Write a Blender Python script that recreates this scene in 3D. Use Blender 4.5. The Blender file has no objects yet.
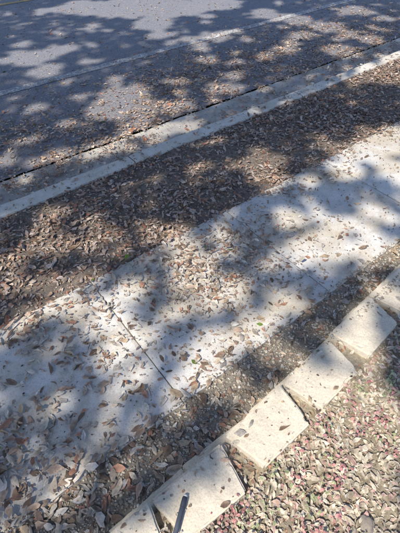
import bpy, bmesh, math, random
import numpy as np
from mathutils import Vector, noise as mnoise
rng=np.random.default_rng(7); random.seed(7)
scene=bpy.context.scene
COL=bpy.context.collection

# ------------------------------------------------------------ helpers
def vnoise(x,y,scale,seed=0,oct=3):
    r=np.random.default_rng(seed); G=r.random((256,256)); out=np.zeros_like(x,dtype=float); a=1.0;tot=0
    for o in range(oct):
        X=x*scale*(2**o)+17.3*o+100; Y=y*scale*(2**o)+5.1*o+100
        xi=np.floor(X).astype(int); yi=np.floor(Y).astype(int); fx=X-xi; fy=Y-yi
        fx=fx*fx*(3-2*fx); fy=fy*fy*(3-2*fy)
        g=lambda i,j:G[i%256,j%256]
        v=(g(xi,yi)*(1-fx)+g(xi+1,yi)*fx)*(1-fy)+(g(xi,yi+1)*(1-fx)+g(xi+1,yi+1)*fx)*fy
        out+=a*v; tot+=a; a*=.5
    return out/tot

def mesh_np(name,V,F,mat,col=None,smooth=False):
    me=bpy.data.meshes.new(name); V=np.asarray(V,dtype=np.float32)
    n=len(V); me.vertices.add(n); me.vertices.foreach_set('co',V.ravel())
    k=F.shape[1]; m=len(F)
    me.loops.add(m*k); me.loops.foreach_set('vertex_index',F.ravel().astype(np.int32))
    me.polygons.add(m); me.polygons.foreach_set('loop_start',(np.arange(m)*k).astype(np.int32))
    me.polygons.foreach_set('loop_total',np.full(m,k,dtype=np.int32))
    if smooth: me.polygons.foreach_set('use_smooth',np.ones(m,dtype=bool))
    me.update(calc_edges=True)
    if col is not None:
        at=me.color_attributes.new('Col','FLOAT_COLOR','POINT')
        c=np.ones((n,4),dtype=np.float32); c[:,:3]=col; at.data.foreach_set('color',c.ravel())
    me.materials.append(mat)
    o=bpy.data.objects.new(name,me); COL.objects.link(o); return o

class NT:
    def __init__(s,name):
        s.m=bpy.data.materials.new(name); s.m.use_nodes=True; s.t=s.m.node_tree; s.b=s.t.nodes['Principled BSDF']
        s.tc=s.t.nodes.new('ShaderNodeTexCoord')
    def n(s,t,**k):
        x=s.t.nodes.new(t)
        for a,b in k.items(): setattr(x,a,b)
        return x
    def l(s,a,b): s.t.links.new(a,b)
    def noise(s,scale,detail=5,rough=.6,vec=None,dist=0):
        x=s.n('ShaderNodeTexNoise'); x.inputs['Scale'].default_value=scale; x.inputs['Detail'].default_value=detail
        x.inputs['Roughness'].default_value=rough; x.inputs['Distortion'].default_value=dist
        s.l(vec or s.tc.outputs['Object'],x.inputs['Vector']); return x.outputs['Fac']
    def vor(s,scale,feature='F1',out='Distance'):
        x=s.n('ShaderNodeTexVoronoi'); x.feature=feature; x.inputs['Scale'].default_value=scale
        s.l(s.tc.outputs['Object'],x.inputs['Vector']); return x.outputs[out]
    def ramp(s,fac,stops):
        x=s.n('ShaderNodeValToRGB'); e=x.color_ramp.elements
        while len(e)<len(stops): e.new(.5)
        for i,(p,c) in enumerate(stops):
            e[i].position=p; e[i].color=tuple(c)[:3]+(1,) if hasattr(c,'__len__') else (c,c,c,1)
        s.l(fac,x.inputs['Fac']); return x.outputs['Color']
    def mix(s,fac,a,b,mode='MIX'):
        x=s.n('ShaderNodeMix',data_type='RGBA',blend_type=mode)
        for v,i in ((fac,0),(a,6),(b,7)):
            if hasattr(v,'links'): s.l(v,x.inputs[i])
            else: x.inputs[i].default_value=v if i==0 else tuple(v)+(1,)
        return x.outputs[2]
    def mul(s,a,b):
        x=s.n('ShaderNodeMath',operation='MULTIPLY'); s.l(a,x.inputs[0]); s.l(b,x.inputs[1]); return x.outputs[0]
    def yramp(s,stops):
        sx=s.n('ShaderNodeSeparateXYZ'); s.l(s.tc.outputs['Object'],sx.inputs[0])
        y0,y1=stops[0][0],stops[-1][0]
        mr=s.n('ShaderNodeMapRange'); s.l(sx.outputs['Y'],mr.inputs[0]); mr.inputs[1].default_value=y0; mr.inputs[2].default_value=y1
        return s.ramp(mr.outputs[0],[((y-y0)/(y1-y0),v) for y,v in stops])
    def bump(s,h,st=.4,d=.003):
        x=s.n('ShaderNodeBump'); x.inputs['Strength'].default_value=st; x.inputs['Distance'].default_value=d
        s.l(h,x.inputs['Height']); s.l(x.outputs[0],s.b.inputs['Normal'])
    def base(s,c,rough=.85):
        s.l(c,s.b.inputs['Base Color']); s.b.inputs['Roughness'].default_value=rough
        s.b.inputs['Specular IOR Level'].default_value=.3
        return s

# ------------------------------------------------------------ materials
def mat_asphalt():
    s=NT('asphalt')
    sp=s.vor(130,out='Color'); bw=s.n('ShaderNodeRGBToBW'); s.l(sp,bw.inputs[0])
    agg=s.ramp(bw.outputs[0],[(0,(.14,.15,.20)),(.45,(.235,.25,.315)),(.8,(.32,.335,.40)),(1,(.62,.61,.60))])
    c=s.mix(s.ramp(s.noise(1.3,5,.7),[(.35,0.0),(.7,.6)]),agg,(.31,.315,.36))
    c=s.mix(s.mul(s.yramp([(2.8,.8),(4.8,0.0)]),s.ramp(s.noise(5,5,.7),[(.35,0.15),(.65,1.0)])),c,(.28,.255,.255))
    c=s.mix(s.ramp(s.noise(60,2,.5),[(.60,0.0),(.68,.5)]),c,(.10,.095,.10))
    h=s.noise(220,2,.7); s.base(c,.8); s.bump(h,.9,.005); return s.m
def mat_concrete(name,tint,dark=1.0,stain=.5,spots=.75,dirt=0.0,bump=.7,gutter=False):
    s=NT(name); t=tint
    a=tuple(x*.80*dark for x in t); b=tuple(x*1.12*dark for x in t)
    c=s.ramp(s.noise(3.5,5,.7),[(.3,a),(.7,b)])
    if dirt: c=s.mix(s.ramp(s.noise(2.2,6,.75,dist=.4),[(.44,0.0),(.60,dirt)]),c,(.56,.50,.41))
    if gutter: c=s.mix(s.mul(s.yramp([(2.36,0.0),(2.44,.8),(2.70,.75),(2.79,.1)]),s.ramp(s.noise(4,6,.75),[(.25,0.35),(.55,1.0)])),c,(.33,.32,.34))
    f=s.ramp(s.noise(150,3,.75),[(.3,(.76,.75,.74)),(.5,(1,1,1)),(.75,(1.12,1.11,1.10))]); c=s.mix(1.0,c,f,'MULTIPLY')
    c=s.mix(s.ramp(s.noise(9,6,.7,dist=.6),[(.50,0.0),(.72,stain)]),c,tuple(x*.6 for x in (t[0],t[1]*.95,t[2]*.9)))
    c=s.mix(s.ramp(s.vor(75),[(.08,spots),(.15,0.0)]),c,(.2,.18,.16))
    s.base(c,.88); s.bump(s.noise(180,3,.75),bump,.003); return s.m
def mat_soil(name,a,b,scale=30):
    s=NT(name)
    c=s.ramp(s.noise(scale,6,.75),[(.3,a),(.55,b),(.75,tuple(x*1.6 for x in b))])
    s.base(c,.95); s.bump(s.noise(scale*2.5,5,.8),1.0,.012); return s.m
def mat_leaf(name,rough=.5,trans=.0):
    s=NT(name); at=s.n('ShaderNodeAttribute',attribute_name='Col')
    if name=='canopy_leaves': c=at.outputs['Color']
    else:
        v=s.ramp(s.noise(120,2,.7),[(.3,(.72,.70,.68)),(.7,(1.2,1.18,1.15))])
        c=s.mix(1.0,at.outputs['Color'],v,'MULTIPLY')
    s.base(c,rough); s.b.inputs['Specular IOR Level'].default_value=.45
    if trans>0:
        tr=s.n('ShaderNodeBsdfTranslucent'); s.l(c,tr.inputs[0]); mx=s.n('ShaderNodeMixShader'); mx.inputs[0].default_value=trans
        s.l(s.b.outputs[0],mx.inputs[1]); s.l(tr.outputs[0],mx.inputs[2]); s.l(mx.outputs[0],s.t.nodes['Material Output'].inputs[0])
    return s.m
def mat_paint(name,colr,wear):
    s=NT(name)
    p=s.ramp(s.noise(7,5,.7),[(.3,tuple(x*.80 for x in colr)),(.7,colr)])
    w=s.ramp(s.noise(38,6,.8),[(.5-wear*.3,1.0),(.5+.12-wear*.2,0.0)])
    c=s.mix(w,p,(.30,.30,.34)); s.base(c,.7); s.bump(s.noise(200,2,.7),.6,.003); return s.m
def mat_plain(name,c,rough,metal=0.0):
    s=NT(name); k=s.ramp(s.noise(60,3,.6),[(.3,tuple(x*.8 for x in c)),(.7,tuple(x*1.15 for x in c))])
    s.base(k,rough); s.b.inputs['Metallic'].default_value=metal; return s.m

M_asph=mat_asphalt()
M_side=mat_concrete('sidewalk_concrete',(.74,.74,.755),dirt=.85,spots=.25,stain=.4)
M_kerb=mat_concrete('kerb_concrete',(.76,.75,.73),1.0,.45,dirt=.4,gutter=True)
M_block=mat_concrete('block_concrete',(.76,.70,.61),1.0,.35,.2,bump=.6)
M_soil=mat_soil('dark_soil',(.13,.108,.095),(.29,.25,.225))
M_grit=mat_soil('gravelly_soil',(.23,.21,.185),(.46,.42,.37),45)
M_fill=mat_soil('joint_grit',(.16,.14,.12),(.34,.31,.27),60)
M_garden=mat_soil('garden_soil',(.32,.28,.22),(.64,.57,.46),55)
M_grass=mat_soil('far_ground_mat',(.05,.06,.025),(.12,.12,.06),6)
M_leaf=mat_leaf('dry_leaves',.55)
M_green=mat_leaf('living_leaves',.45,.15)
M_canopy=mat_leaf('canopy_leaves',.5,.0)
M_stone=mat_leaf('pebble',.8)
M_white=mat_paint('road_paint_white',(.86,.86,.85),.08)
M_yellow=mat_paint('road_paint_yellow',(.62,.42,.08),.3)

# ------------------------------------------------------------ ground surfaces
def sheet(name,x0,x1,y0,y1,z,mat,dx=None,dy=None,zf=None,edge=0.0,seed=1):
    nx=max(2,int((x1-x0)/(dx or (x1-x0)))+1); ny=max(2,int((y1-y0)/(dy or (y1-y0)))+1)
    X,Y=np.meshgrid(np.linspace(x0,x1,nx),np.linspace(y0,y1,ny))
    Z=np.full_like(X,z)
    if zf is not None: Z=Z+zf(X,Y)
    if edge:
        e0=(vnoise(X[0],X[0]*0,6,seed)-.5)*edge+(vnoise(X[0],X[0]*0,40,seed+3)-.5)*edge*.5
        e1=(vnoise(X[0],X[0]*0+9,6,seed)-.5)*edge+(vnoise(X[0],X[0]*0+3,40,seed+3)-.5)*edge*.5
        Y[0]+=e0; Y[-1]+=e1
    V=np.stack([X.ravel(),Y.ravel(),Z.ravel()],1)
    i=np.arange(nx*ny).reshape(ny,nx)
    F=np.stack([i[:-1,:-1],i[:-1,1:],i[1:,1:],i[1:,:-1]],-1).reshape(-1,4)
    return mesh_np(name,V,F,mat,smooth=True)

sheet('ground',-400,400,-400,400,-.16,M_grass)
sheet('road',-40,60,2.83,13,-.10,M_asph,dx=.02,edge=.03,seed=4)
sheet('road_edge_line',-40,60,4.28,4.395,-.096,M_white,dx=.02,edge=.014,seed=8)
sheet('road_centre_line',-40,60,7.50,7.60,-.096,M_yellow,dx=.02,edge=.012,seed=9)

def kerb(name,y0,y1,y3,flip=False):
    prof=[(y0,-.2),(y0,.004),(y0+.008,.012),(y1-.02,.012),(y1,.0),(y1+.012,-.02),(y1+.035,-.078),(y1+.06,-.090),(y3-.01,-.103),(y3,-.112),(y3,-.2)]
    if flip: prof=[(2*y0-a,b) for a,b in prof]
    V=[];F=[];L=1.83; segs=[]; x=-39.1
    while x<60: segs.append((x+.003,x+L-.003)); x+=L
    for a,b in segs:
        n=46 if -3<a<10 else 2
        base=len(V); m=len(prof)
        for t in np.linspace(a,b,n):
            for (p,q) in prof:
                w=(mnoise.noise(Vector((t*9,p*9,q*9)))*.006+mnoise.noise(Vector((t*40,p*30,3)))*.003) if n>2 else 0
                V.append((t,p+w,q+w*.6))
        for k in range(n-1):
            for j in range(m-1):
                q=base+k*m+j; f=(q,q+1,q+1+m,q+m) ; F.append(f if flip else f[::-1])
    return mesh_np(name,np.array(V),np.array(F),M_kerb)
kerb('kerb_and_gutter',2.262,2.39,2.82)
kerb('kerb_and_gutter',13.4,13.53,13.96,True)

def bumpz(a,s1,seed): return lambda X,Y:(vnoise(X,Y,s1,seed,4)-.5)*a
verge_z=bumpz(.03,7,11); strip_z=bumpz(.014,12,12); garden_z=bumpz(.035,6,13)
sheet('verge_soil',-8,14,1.40,2.30,-.006,M_soil,.03,.03,verge_z)
sheet('gravel_strip',-8,14,.30,.60,-.004,M_grit,.02,.02,strip_z)
sheet('garden_bed',-6,9,-4,.30,.062,M_garden,.03,.03,garden_z)
sheet('far_verge',-40,60,13.4,30,.0,M_grass)

def slab_mesh():
    bm=bmesh.new(); L=.964; x=.36-L*7
    while x<14:
        a,b=x+.002,x+L-.002; y0,y1=.575,1.423
        dz=random.uniform(-.0015,.0015)
        r=bmesh.ops.create_grid(bm,x_segments=50,y_segments=40,size=.5) if -2<x<7 else bmesh.ops.create_grid(bm,x_segments=2,y_segments=2,size=.5)
        for v in r['verts']:
            u,w=v.co.x+.5,v.co.y+.5
            X=a+(b-a)*u; Y=y0+(y1-y0)*w
            d=min((X-a),(b-X),(Y-y0),(y1-Y))
            z=.012+dz
            if d<.001:
                z-=.004; s=mnoise.noise(Vector((X*14,Y*14,1)))*.003+mnoise.noise(Vector((X*45,Y*45,1)))*.002
                if abs(X-a)<1e-4: X+=abs(s)
                elif abs(X-b)<1e-4: X-=abs(s)
                if abs(Y-y0)<1e-4: Y+=s*2
                elif abs(Y-y1)<1e-4: Y+=s*2
            z+=mnoise.noise(Vector((X*3,Y*3,5)))*.002
            v.co=(X,Y,z)
        x+=L
    be=[e for e in bm.edges if e.is_boundary]
    r=bmesh.ops.extrude_edge_only(bm,edges=be)
    for g in r['geom']:
        if isinstance(g,bmesh.types.BMVert): g.co.z=-.09
    bmesh.ops.recalc_face_normals(bm,faces=bm.faces)
    me=bpy.data.meshes.new('sidewalk'); bm.to_mesh(me); bm.free(); me.materials.append(M_side)
    o=bpy.data.objects.new('sidewalk',me); COL.objects.link(o)
slab_mesh()
sheet('joint_fill',-8,14,.58,1.418,.0045,M_fill)

# ------------------------------------------------------------ wall blocks
def block(c,ang,wf,wb,dep,z0,z1,mat=M_block,nm='edging_block'):
    bm=bmesh.new()
    j_=lambda:random.uniform(-.005,.005)
    pts=[(-wf/2+j_(),j_()),(wf/2+j_(),j_()),(wb/2+j_(),-dep+j_()),(-wb/2+j_(),-dep+j_())]
    tl=[random.uniform(-.003,.003) for _ in range(4)]
    lo=[bm.verts.new((p[0],p[1],z0)) for p in pts]; hi=[bm.verts.new((p[0],p[1],z1+t)) for p,t in zip(pts,tl)]
    bm.faces.new(lo[::-1]); bm.faces.new(hi)
    for i in range(4): j=(i+1)%4; bm.faces.new((lo[i],lo[j],hi[j],hi[i]))
    bmesh.ops.recalc_face_normals(bm,faces=bm.faces)
    bmesh.ops.bevel(bm,geom=list(bm.edges),offset=.007,segments=2,affect='EDGES')
    bmesh.ops.subdivide_edges(bm,edges=[e for e in bm.edges if e.calc_length()>.05],cuts=24,use_grid_fill=True)
    sd=random.uniform(0,50)
    bm.normal_update()
    for v in bm.verts:
        p=v.co+Vector((sd,0,0))
        dx=min(abs(v.co.y),abs(v.co.y+dep),abs(abs(v.co.x)-(wf/2+(wb-wf)/2*(-v.co.y/dep))))
        chip=max(0,mnoise.noise(p*28)-.22)*.022 if dx<.014 and v.co.z>z1-.03 else 0
        n=mnoise.noise(p*22)*.0022+mnoise.noise(p*70)*.0013+mnoise.noise(p*150)*.0007-chip
        v.co+=v.normal*n
    bmesh.ops.triangulate(bm,faces=[f for f in bm.faces if len(f.verts)>4])
    me=bpy.data.meshes.new(nm); bm.to_mesh(me); bm.free(); me.materials.append(mat)
    o=bpy.data.objects.new(nm,me); COL.objects.link(o); o.location=(c[0],c[1],0); o.rotation_euler=(0,0,ang); return o
row=[(-1.08,.336,-1),(-.757,.337,1),(-.436,.338,0),(-.115,.338,1),
     (.205,.337,-1),(.545,.349,3.0),(.872,.366,3.5),(1.218,.400,4.0),(1.545,.424,4.0),(1.87,.448,3),(2.20,.462,2),(2.53,.47,1),(2.86,.475,0),(3.19,.475,0)]
for i,(x,y,a) in enumerate(row):
    block((x,y),math.radians(a),.314+random.uniform(-.004,.004),.25,.178,-.06,.10+random.uniform(-.003,.003))
    block((x+.16,y+.034),math.radians(a),.322,.26,.175,-.08,.028,nm='footing_block')

# ------------------------------------------------------------ surface height + litter density
def bl(X): return .338+.052*np.clip(X-.3,0,2)
def surf(X,Y):
    z=np.full_like(X,.012)
    z=np.where(Y>2.39,-.09,z); z=np.where(Y>2.82,-.10,z)
    z=np.where((Y>1.423)&(Y<2.262),-.006+verge_z(X,Y),z)
    z=np.where((Y<.575)&(Y>.36),-.004+strip_z(X,Y),z)
    z=np.where(Y<=bl(X),.10,z)
    z=np.where(Y<bl(X)-.178,.062+garden_z(X,Y),z)
    return z
def ss(x,a,b): t=np.clip((x-a)/(b-a),0,1); return t*t*(3-2*t)
def dens(X,Y):
    n1=vnoise(X,Y,1.7,21,3); n2=vnoise(X,Y,6,22,3); n=(n1*.55+n2*.45)
    d=np.zeros_like(X)
    d=np.where(Y>2.82,.015+.05*ss(n,.5,.8),d)
    k=ss(Y,4.7,3.2)*(1-.35*ss(X,3,6))
    d=np.where(Y>2.82,np.maximum(d,k*(.10+.45*ss(n,.33,.66))),d)
    d=np.where((Y>2.75)&(Y<2.95),np.maximum(d,.55*ss(n2,.3,.6)),d)
    d=np.where((Y>2.39)&(Y<=2.75),.10+.38*ss(n2,.42,.7),d)
    d=np.where((Y>2.262)&(Y<=2.39),.05+.25*ss(n2,.48,.75),d)
    d=np.where((Y>1.40)&(Y<=2.262),.36+.5*ss(n,.35,.64),d)
    ledge=ss(Y,1.10,1.42)*.7
    clump=np.exp(-(((X-.95)/.42)**2+((Y-1.12)/.30)**2))*1.1
    left=ss(X,.60,.1)*ss(n,.42,.66)*.5
    corner=ss(X+.6*(Y-.6),.28,-.10)*.9*(.5+.5*ss(n,.35,.6))
    bare=np.exp(-(((X+.14)/.28)**2+((Y-1.02)/.28)**2))+.6*np.exp(-(((X-.42)/.2)**2+((Y-.75)/.12)**2))
    mid=.12+.28*ss(n,.44,.64)*ss(X,2.4,1.2)
    s=np.maximum.reduce([ledge*(.25+.75*ss(n2,.35,.6))*(1-.5*ss(X,1.6,2.6)),clump*(.35+.9*n2),left,corner,mid*(1-.7*ss(X,1.3,2.0))])*(1-.8*np.clip(bare,0,1))
    d=np.where((Y>.575)&(Y<=1.40),s,d)
    d=np.where((Y<=.575)&(Y>.36),.26+.3*ss(n2,.35,.65),d)
    d=np.where((Y<=bl(X)),.03,d)
    d=np.where((Y<bl(X)-.178),.85+.15*n2,d)
    return np.clip(d,0,1)

PAL=np.array([(.66,.58,.50),(.76,.71,.65),(.52,.40,.33),(.38,.275,.22),(.22,.16,.125),(.49,.27,.20),(.64,.61,.60),(.58,.46,.34),(.20,.30,.07)])
PW=np.array([.18,.15,.17,.12,.08,.06,.20,.07,.003])
SHAPES=np.array([[0,.70,1,.66,0],[0,.48,.92,1.0,0],[0,.9,1,.55,0],[0,.6,1,.85,0]])
def build_leaves(name,X,Y,Z,L,W,yaw,pitch,roll,cup,bend,col,mat):
    n=len(X)
    t=np.array([-.5,-.28,0,.27,.5])
    lx=[-.5]
    for k in (1,2,3): lx+=[t[k]]*3
    lx.append(.5); lx=np.array(lx)
    sh=SHAPES[rng.integers(0,4,n)]
    ly=np.zeros((n,11))
    for k in (1,2,3):
        ly[:,1+(k-1)*3]=-sh[:,k]*.5; ly[:,3+(k-1)*3]=sh[:,k]*.5
    lxx=np.repeat(lx[None],n,0)+rng.uniform(-.045,.045,(n,11))
    sk=rng.uniform(-.35,.35,(n,1))*(lxx**2)*1.0
    x=lxx*L[:,None]; y=(ly*(1+rng.uniform(-.25,.22,(n,11))))*W[:,None]+sk*L[:,None]
    z=cup[:,None]*(ly**2)*4*W[:,None]+bend[:,None]*(lxx**2)*4*L[:,None]+rng.uniform(-.08,.08,(n,11))*W[:,None]
    tw=rng.normal(0,.5,(n,1))*lxx; z=z+tw*ly*W[:,None]*1.5
    cr,sr=np.cos(roll)[:,None],np.sin(roll)[:,None]; y,z=y*cr-z*sr,y*sr+z*cr
    cp,sp=np.cos(pitch)[:,None],np.sin(pitch)[:,None]; x,z=x*cp-z*sp,x*sp+z*cp
    z=z-z.min(1,keepdims=True)
    cy,sy=np.cos(yaw)[:,None],np.sin(yaw)[:,None]; x,y=x*cy-y*sy,x*sy+y*cy
    V=np.stack([x+X[:,None],y+Y[:,None],z+Z[:,None]],-1).reshape(-1,3)
    tris=[(0,2,1),(0,3,2),(10,7,8),(10,8,9)]
    qu=[(1,2,5,4),(2,3,6,5),(4,5,8,7),(5,6,9,8)]
    T=[]
    for q in qu: T+= [(q[0],q[1],q[2]),(q[0],q[2],q[3])]
    F=np.array(tris+T)
    F=(F[None]+(np.arange(n)*11)[:,None,None]).reshape(-1,3)
    C=np.repeat(col,11,axis=0)
    mid=np.zeros(11);mid[[2,5,8]]=1
    C=C*(1-.2*np.tile(mid,n)[:,None])*rng.uniform(.75,1.18,(n*11,1))
    return mesh_np(name,V,F,mat,np.clip(C,0,.85),smooth=True)

def scatter(x0,x1,y0,y1,per,df):
    n=int((x1-x0)*(y1-y0)*per); X=rng.uniform(x0,x1,n);Y=rng.uniform(y0,y1,n)
    k=rng.random(n)<df(X,Y); return X[k],Y[k]
X,Y=scatter(-1.6,8.5,-2.0,9.5,3700,dens)
keep=rng.random(len(X))<np.where((X>6.5)|(Y>7.5)|(X<-1)|(Y<-1.2),.45,1); X=X[keep];Y=Y[keep]
gx=rng.uniform(-.1,2.4,9500); gy=rng.uniform(-1.2,.2,9500); kk=gy<bl(gx)-.178
X=np.concatenate([X,gx[kk]]);Y=np.concatenate([Y,gy[kk]])
n=len(X)
L=np.exp(rng.normal(math.log(.030),.30,n)).clip(.012,.058)
near=(Y>.36)&(X+.6*(Y-.6)<.45); L=np.where(near,L*1.25,L)
garden=Y<bl(X)-.178; L=np.where(garden,L*.76,L)
W=L*rng.uniform(.26,.55,n)
ci=rng.choice(len(PAL),n,p=PW/PW.sum()); col=PAL[ci]*rng.uniform(.60,1.2,(n,1))
gl=np.array((.82,.76,.65)); pk=np.array((.76,.52,.50))
gcol=np.where(rng.random((n,1))<.19,pk,gl)
gm=rng.uniform(.45,.95,(n,1))
col=np.where(garden[:,None],col*(1-gm)+gcol*gm*rng.uniform(.65,1.12,(n,1)),col)
verge=(Y>1.40)&(Y<2.262); col=np.where(verge[:,None],col*np.array((.86,.78,.77)),col)
road=Y>2.4; col=np.where(road[:,None],col*np.array((.98,.89,.84)),col)
dd=dens(X,Y)
Z=surf(X,Y)+.001+rng.random(n)*.018*dd
flat=rng.random(n)<.55
pitch=rng.normal(0,1,n)*np.where(flat,.07,.28); roll=rng.normal(0,1,n)*np.where(flat,.1,.5)
flip=rng.random(n)<.5; roll=roll+np.where(flip,math.pi,0)
build_leaves('leaf_litter',X,Y,Z,L,W,rng.uniform(0,6.283,n),pitch,roll,rng.uniform(-.05,.45,n),rng.uniform(-.15,.25,n),col,M_leaf)
n=2600; X=rng.uniform(-1.2,3.2,n); Y=bl(X)-.19+rng.random(n)*.17; L=rng.uniform(.018,.04,n)
build_leaves('leaf_litter_between_blocks',X,Y,rng.uniform(.045,.072,n),L,L*.4,rng.uniform(0,6.283,n),rng.normal(0,.15,n),rng.normal(0,.2,n),rng.uniform(0,.2,n),rng.uniform(-.1,.1,n),PAL[rng.integers(0,8,n)]*rng.uniform(.6,1.1,(n,1)),M_leaf)

def d2(X,Y): return np.clip(dens(X,Y)*1.0+.07*(Y<2.9)+.18*((Y>2.9)&(Y<4.8)),0,1)
X,Y=scatter(-.8,7,-1,5.0,4400,d2); n=len(X)
L=rng.uniform(.004,.015,n); W=L*rng.uniform(.3,.8,n); ci=rng.choice(len(PAL)-1,n); col=PAL[ci]*rng.uniform(.4,1.1,(n,1))
Z=surf(X,Y)+.0008+rng.random(n)*.006
build_leaves('leaf_fragments',X,Y,Z,L,W,rng.uniform(0,6.283,n),rng.normal(0,.2,n),rng.normal(0,.3,n),rng.uniform(0,.3,n),rng.uniform(-.1,.2,n),col,M_leaf)
n=900; X=rng.uniform(-.8,6,n);Y=rng.uniform(-.8,4.6,n); k=rng.random(n)<dens(X,Y)*1.2+.03; X=X[k];Y=Y[k];n=len(X)
L=rng.uniform(.03,.12,n)
build_leaves('twigs',X,Y,surf(X,Y)+.006,L,np.full(n,.0035),rng.uniform(0,6.283,n),rng.normal(0,.06,n),rng.normal(0,.3,n),np.full(n,1.0),rng.uniform(-.1,.1,n),np.tile(np.array((.2,.15,.11)),(n,1))*rng.uniform(.5,1.8,(n,1)),M_leaf)

def pebbles(name,X,Y,Z,R,col):
    bm=bmesh.new(); bmesh.ops.create_icosphere(bm,subdivisions=1,radius=1); v0=np.array([v.co[:] for v in bm.verts]); f0=np.array([[v.index for v in f.verts] for f in bm.faces]); bm.free()
    n=len(X); k=len(v0)
    V=v0[None]*rng.uniform(.65,1.25,(n,k,1))*R[:,None,None]*np.stack([np.ones(n),rng.uniform(.5,1,n),rng.uniform(.3,.6,n)],-1)[:,None]
    a=rng.uniform(0,6.28,n); c,s=np.cos(a)[:,None],np.sin(a)[:,None]
    V=np.stack([V[...,0]*c-V[...,1]*s+X[:,None],V[...,0]*s+V[...,1]*c+Y[:,None],V[...,2]+Z[:,None]],-1).reshape(-1,3)
    F=(f0[None]+(np.arange(n)*k)[:,None,None]).reshape(-1,3)
    mesh_np(name,V,F,M_stone,np.repeat(col,k,axis=0),smooth=True)
n=14000; X=rng.uniform(-1.2,5,n);Y=rng.uniform(.36,.59,n)
col=np.array([(.66,.63,.58),(.54,.50,.45),(.76,.73,.68),(.36,.33,.30),(.44,.36,.30)])[rng.integers(0,5,n)]*rng.uniform(.55,1.1,(n,1))
pebbles('pea_gravel',X,Y,surf(X,Y)+.0015,np.exp(rng.normal(math.log(.005),.35,n)).clip(.002,.011),col)
n=14; X=rng.uniform(.3,1.6,n);Y=rng.uniform(-.6,.1,n)
pebbles('garden_pebbles',X,Y,surf(X,Y)+.01,rng.uniform(.006,.015,n),np.tile(np.array((.4,.36,.32)),(n,1)))
bm=bmesh.new(); bmesh.ops.create_icosphere(bm,subdivisions=4,radius=1)
for v in bm.verts:
    v.co*=1+mnoise.noise(v.co*1.3)*.35+mnoise.noise(v.co*5)*.06
    v.co=Vector((v.co.x*.030,v.co.y*.022,v.co.z*.016))
me=bpy.data.meshes.new('garden_stone');bm.to_mesh(me);bm.free();me.materials.append(mat_concrete('stone_mat',(.34,.30,.27),1,.3,.2))
o=bpy.data.objects.new('garden_stone',me);COL.objects.link(o);o.location=(.58,-.16,.078);o.rotation_euler=(0,0,.5)
for p in me.polygons:p.use_smooth=True

# ground cover: tiny scattered green and reddish leaves
ns=1200; SX=rng.uniform(.1,2.4,ns);SY=rng.uniform(-1.2,.16,ns)
k=vnoise(SX,SY,4,55,3)>.43; SX=SX[k];SY=SY[k]; ns=len(SX)
m=6; X=np.repeat(SX,m);Y=np.repeat(SY,m); n=len(X); yaw=rng.uniform(0,6.283,n); L=rng.uniform(.007,.019,n)
lift=rng.uniform(.020,.040,n)
X=X+rng.normal(0,.018,n);Y=Y+rng.normal(0,.018,n)
red=np.repeat(rng.random(ns)<.55,m)
col=np.where(red[:,None],np.array((.68,.33,.36)),np.array((.46,.54,.32)))*rng.uniform(.6,1.4,(n,1))
build_leaves('ground_cover_plants',X,Y,.066+lift,L,L*rng.uniform(.45,.7,n),yaw,rng.uniform(-.1,.6,n),rng.normal(0,.2,n),rng.uniform(-.1,.2,n),rng.uniform(-.2,.05,n),col,M_green)
build_leaves('green_leaf',np.array([.60]),np.array([1.44]),np.array([.03]),np.array([.045]),np.array([.022]),np.array([.5]),np.array([.1]),np.array([.1]),np.array([.1]),np.array([.05]),np.array([(.25,.42,.06)]),M_green)

# ------------------------------------------------------------ pen lying on the block
def lathe(name,prof,mat,parent):
    bm=bmesh.new(); rings=[]
    for x,r in prof: rings.append([bm.verts.new((x,r*1.2*math.cos(a),r*1.2*math.sin(a))) for a in np.linspace(0,2*math.pi,20,endpoint=False)])
    for a,b in zip(rings,rings[1:]):
        for i in range(20): bm.faces.new((a[i],a[(i+1)%20],b[(i+1)%20],b[i]))
    bm.faces.new(rings[0][::-1]);bm.faces.new(rings[-1]); bmesh.ops.recalc_face_normals(bm,faces=bm.faces)
    me=bpy.data.meshes.new(name);bm.to_mesh(me);bm.free();me.materials.append(mat)
    for p in me.polygons:p.use_smooth=True
    o=bpy.data.objects.new(name,me);COL.objects.link(o);o.parent=parent
pen=bpy.data.objects.new('marker_pen',None);COL.objects.link(pen)
lathe('barrel',[(-.062,.0055),(-.060,.007),(.018,.0072),(.019,.0066)],mat_plain('pen_grey',(.07,.085,.125),.75),pen)
lathe('cap',[(.019,.0070),(.020,.0078),(.046,.0074),(.050,.006)],mat_plain('pen_cap',(.04,.05,.08),.7),pen)
lathe('tip',[(.050,.0058),(.055,.0056),(.0575,.003)],mat_plain('pen_tip',(.60,.61,.64),.5),pen)
pen.location=(.107,.240,.113); pen.rotation_euler=(0,0,math.atan2(.271-.212,.156-.076))

# ------------------------------------------------------------ sun direction
EL=math.radians(54); sv=np.array([-.985,-.17]); sv/=np.linalg.norm(sv)
cot=1/math.tan(EL)

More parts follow.
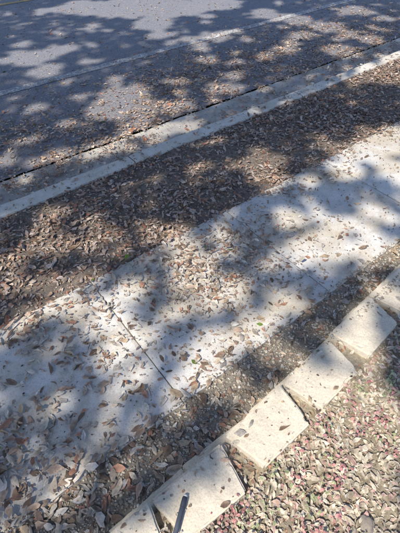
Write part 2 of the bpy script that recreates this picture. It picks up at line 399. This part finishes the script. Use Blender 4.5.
# ------------------------------------------------------------ live oak out of view, crown gaps cut to place the sun patches
GAPS=[(2.76,6.67,.34),(3.31,6.24,.5),(3.86,5.82,.53),(4.55,5.56,.38),(3.25,5.3,.27),(1.33,5.09,.24),(1.4,4.59,.14),(1.77,5.16,.17),(1.23,4.58,.1),(3.55,4.32,.183),(3.2,4.4,.102),(3.96,4.3,.108),(4.82,4.67,.2),(4.93,4.21,.22),(5.05,3.66,.2),(5.94,3.92,.211),(4.47,3.6,.157),(3.95,3.37,.146),(3.59,3.4,.106),(4.48,2.96,.17),(5.07,3.03,.155),(6.01,3.37,.144),(4.03,2.13,.248),(4.52,2.24,.176),(3.66,2.17,.08),
(1.67,3.5,.22),(1.36,3.27,.17),(1.69,3.16,.13),(2.01,3.01,.14),(1.43,2.84,.17),(1.11,2.76,.12),(1.48,2.57,.08),(1.0,3.31,.07),(.57,2.9,.06),(.78,2.82,.05),(1.25,2.14,.09),(1.95,1.71,.12),(1.76,1.77,.06),(.43,2.12,.06),(.09,1.83,.06),(.29,1.8,.03),(.03,1.67,.05),(2.98,3.72,.09),(.92,3.81,.07),(2.59,3.06,.12),(1.88,2.62,.08),(2.91,3.2,.06),(.86,1.55,.07),(.93,1.38,.07),(.86,1.1,.08),(.79,1.01,.06),(.87,1.26,.05),(.92,.96,.05),(.28,1.07,.08),(.21,.98,.07),(.30,.98,.05),(1.16,1.24,.05),(1.61,1.13,.06),(.54,1.21,.04),(2.57,1.4,.18),(2.92,1.32,.2),(2.3,1.23,.1),(2.61,1.03,.12),(1.63,.91,.1),(1.61,.74,.1),(1.47,.88,.06),(1.71,.57,.09),(1.89,.54,.05),(1.04,.66,.06),(.81,.65,.08),(.6,.65,.08),(.7,.67,.06),(.48,.65,.05),(.93,.63,.05),(.88,.48,.06),(.34,.58,.03),(1.85,.85,.05),(2.08,.79,.06),(.91,.27,.11),(.79,.28,.07),(1.26,.31,.07),(1.12,.3,.04),(1.22,.19,.04),(.55,.29,.08),(.44,.28,.04),(.68,.29,.04),(.26,.25,.08),(.16,.25,.07),(.08,.26,.05),(-.02,.3,.04),(1.54,.37,.05),(.66,.07,.16),(.86,-.01,.14),(.47,.09,.08),(.58,-.08,.12),(.76,-.14,.11),(.42,-.01,.07),(1.05,.08,.07),(.36,.1,.05),(.46,-.09,.06),(.27,.08,.04)]
main=list(GAPS)
for _ in range(230):
    gx,gy,gr=random.choice(main)
    if gy<.4 or (gy<1.6 and random.random()<.5): continue
    a=random.uniform(0,6.28); dd_=gr+random.uniform(.05,.32)*(1+gy*.25)
    GAPS.append((gx+dd_*math.cos(a),gy+dd_*math.sin(a),random.uniform(.012,.038)*(1+gy*.35)))
for _ in range(120):
    x,y=random.uniform(-5,12),random.uniform(-4,12)
    if (-.6<x<7.5 and -.5<y<8.3): continue
    GAPS.append((x,y,random.uniform(.1,.45)))
G=np.array(GAPS)
def lit(sx,sy):
    jx=(vnoise(sx,sy,6,31,3)-.5)*.34; jy=(vnoise(sx,sy,6,32,3)-.5)*.34
    out=np.full(len(sx),9.0)
    for gx,gy,gr in G:
        sc=min(1,gr/.13)
        d=np.hypot(sx+jx*sc-gx,sy+jy*sc-gy)/(gr*1.08+.036); out=np.minimum(out,d)
    return out<1
H0=7.0
SCX,SCY=3.3,3.6   # centre of the shade on the ground
NC=70000
r=np.sqrt(rng.random(NC)); th=rng.uniform(0,6.283,NC)
wob=1+.07*np.sin(3*th+1)+.05*np.sin(7*th)
CX=SCX+sv[0]*H0*cot; CY=SCY+sv[1]*H0*cot
X=CX+r*np.cos(th)*5.2*wob; Y=CY+r*np.sin(th)*5.3*wob
Z=H0+1.0*(1-r**2)-.4+rng.uniform(-1,1,NC)*.7+(vnoise(X,Y,.7,41,2)-.5)*1.2
sx=X-sv[0]*Z*cot; sy=Y-sv[1]*Z*cot
k=~lit(sx,sy); X=X[k];Y=Y[k];Z=Z[k]; n=len(X)
L=rng.uniform(.10,.16,n)
cl=vnoise(X,Y,1.2,43,3)[:,None]
col=np.array((.12,.13,.09))*(.6+.9*cl)*rng.uniform(.7,1.3,(n,1))
yaw=rng.uniform(0,6.283,n); p=rng.normal(0,.45,n); ro=rng.normal(0,.5,n)
W=L*.62
ax=np.stack([np.cos(yaw)*np.cos(p),np.sin(yaw)*np.cos(p),np.sin(p)],-1)
bx=np.stack([-np.sin(yaw)*np.cos(ro),np.cos(yaw)*np.cos(ro),np.sin(ro)],-1)
P=np.stack([X,Y,Z],-1)
V=np.stack([P-ax*L[:,None]/2,P+bx*W[:,None]/2,P+ax*L[:,None]/2,P-bx*W[:,None]/2],1).reshape(-1,3)
F=np.arange(n*4).reshape(-1,4)
tree=bpy.data.objects.new('live_oak_tree',None);COL.objects.link(tree)
cr=mesh_np('crown',V,F,M_canopy,np.repeat(col,4,axis=0)); cr.parent=tree
bark=mat_soil('oak_bark',(.06,.05,.04),(.16,.13,.11),14)
def tube(bm,pts,rad,ns=10):
    prev=None
    for i,(p,r_) in enumerate(zip(pts,rad)):
        d=(pts[min(i+1,len(pts)-1)]-pts[max(i-1,0)]).normalized(); a=d.orthogonal().normalized() if prev is None else (prev[1]-d*prev[1].dot(d)).normalized(); b=d.cross(a)
        ring=[bm.verts.new(p+(a*math.cos(t)+b*math.sin(t))*r_*(1+.12*mnoise.noise(p*3+Vector((math.cos(t)*2,math.sin(t)*2,0))))) for t in np.linspace(0,2*math.pi,ns,endpoint=False)]
        if prev:
            for j in range(ns): bm.faces.new((prev[0][j],prev[0][(j+1)%ns],ring[(j+1)%ns],ring[j]))
        prev=(ring,a)
def litfrac(pts):
    q=[]
    for a,b in zip(pts,pts[1:]):
        for t in (0,.25,.5,.75): q.append(a.lerp(b,t))
    q=np.array([v[:] for v in q]); return lit(q[:,0]-sv[0]*q[:,2]*cot,q[:,1]-sv[1]*q[:,2]*cot).mean()
bm=bmesh.new(); base=Vector((-3.6,1.85,-.05)); top=Vector((-3.1,2.2,3.4))
tube(bm,[base,base+Vector((.02,0,.15)),base+Vector((.1,.05,.7)),base+Vector((.28,.15,2.0)),top],[.40,.30,.25,.22,.19],16)
made=0
for i in range(120):
    a=random.uniform(0,6.283); rr=random.uniform(2.2,4.8); end=Vector((CX+rr*math.cos(a),CY+rr*math.sin(a),H0+random.uniform(-.2,.5)))
    pts=[top.lerp(end,t)+Vector((random.uniform(-.22,.22),random.uniform(-.22,.22),.8*math.sin(t*2.2))) if t>0 else top for t in np.linspace(0,1,7)]
    if litfrac(pts)>.09 or made>=11: continue
    made+=1
    tube(bm,pts,list(np.linspace(.11,.012,7)),8)
    for j in range(4):
        s=pts[random.randint(2,5)]; e=s+Vector((random.uniform(-1.3,1.3),random.uniform(-1.3,1.3),random.uniform(.1,.8)))
        b=[s,s.lerp(e,.5)+Vector((0,0,.15)),e]
        if litfrac(b)<.1: tube(bm,b,[.03,.02,.006],6)
bmesh.ops.recalc_face_normals(bm,faces=bm.faces)
me=bpy.data.meshes.new('trunk_and_limbs');bm.to_mesh(me);bm.free();me.materials.append(bark)
for p_ in me.polygons:p_.use_smooth=True
o=bpy.data.objects.new('trunk_and_limbs',me);COL.objects.link(o);o.parent=tree

# ------------------------------------------------------------ light
w=bpy.data.worlds.new('World'); scene.world=w; w.use_nodes=True
nt=w.node_tree; bg=nt.nodes['Background']; sky=nt.nodes.new('ShaderNodeTexSky'); sky.sky_type='NISHITA'; sky.sun_disc=False
sky.sun_elevation=EL; sky.sun_rotation=math.atan2(sv[0],sv[1]); sky.dust_density=1.0; sky.ozone_density=2.0
nt.links.new(sky.outputs[0],bg.inputs[0]); bg.inputs[1].default_value=.15
sl=bpy.data.lights.new('sun','SUN'); sl.energy=5.0; sl.angle=math.radians(.6); sl.color=(1,.90,.73)
so=bpy.data.objects.new('sun',sl); COL.objects.link(so)
d=Vector((sv[0]*math.cos(EL),sv[1]*math.cos(EL),math.sin(EL))); so.rotation_euler=d.to_track_quat('Z','Y').to_euler()
# ------------------------------------------------------------ camera
c=bpy.data.cameras.new('camera'); c.sensor_fit='VERTICAL'; c.sensor_height=36; c.lens=26.0; c.clip_start=.02; c.clip_end=1500
co=bpy.data.objects.new('camera',c); COL.objects.link(co); co.location=(0,0,1.6); co.rotation_euler=(math.radians(42.4),0,math.radians(-38)); scene.camera=co
scene.view_settings.view_transform='Standard'; scene.view_settings.look='None'; scene.view_settings.exposure=0
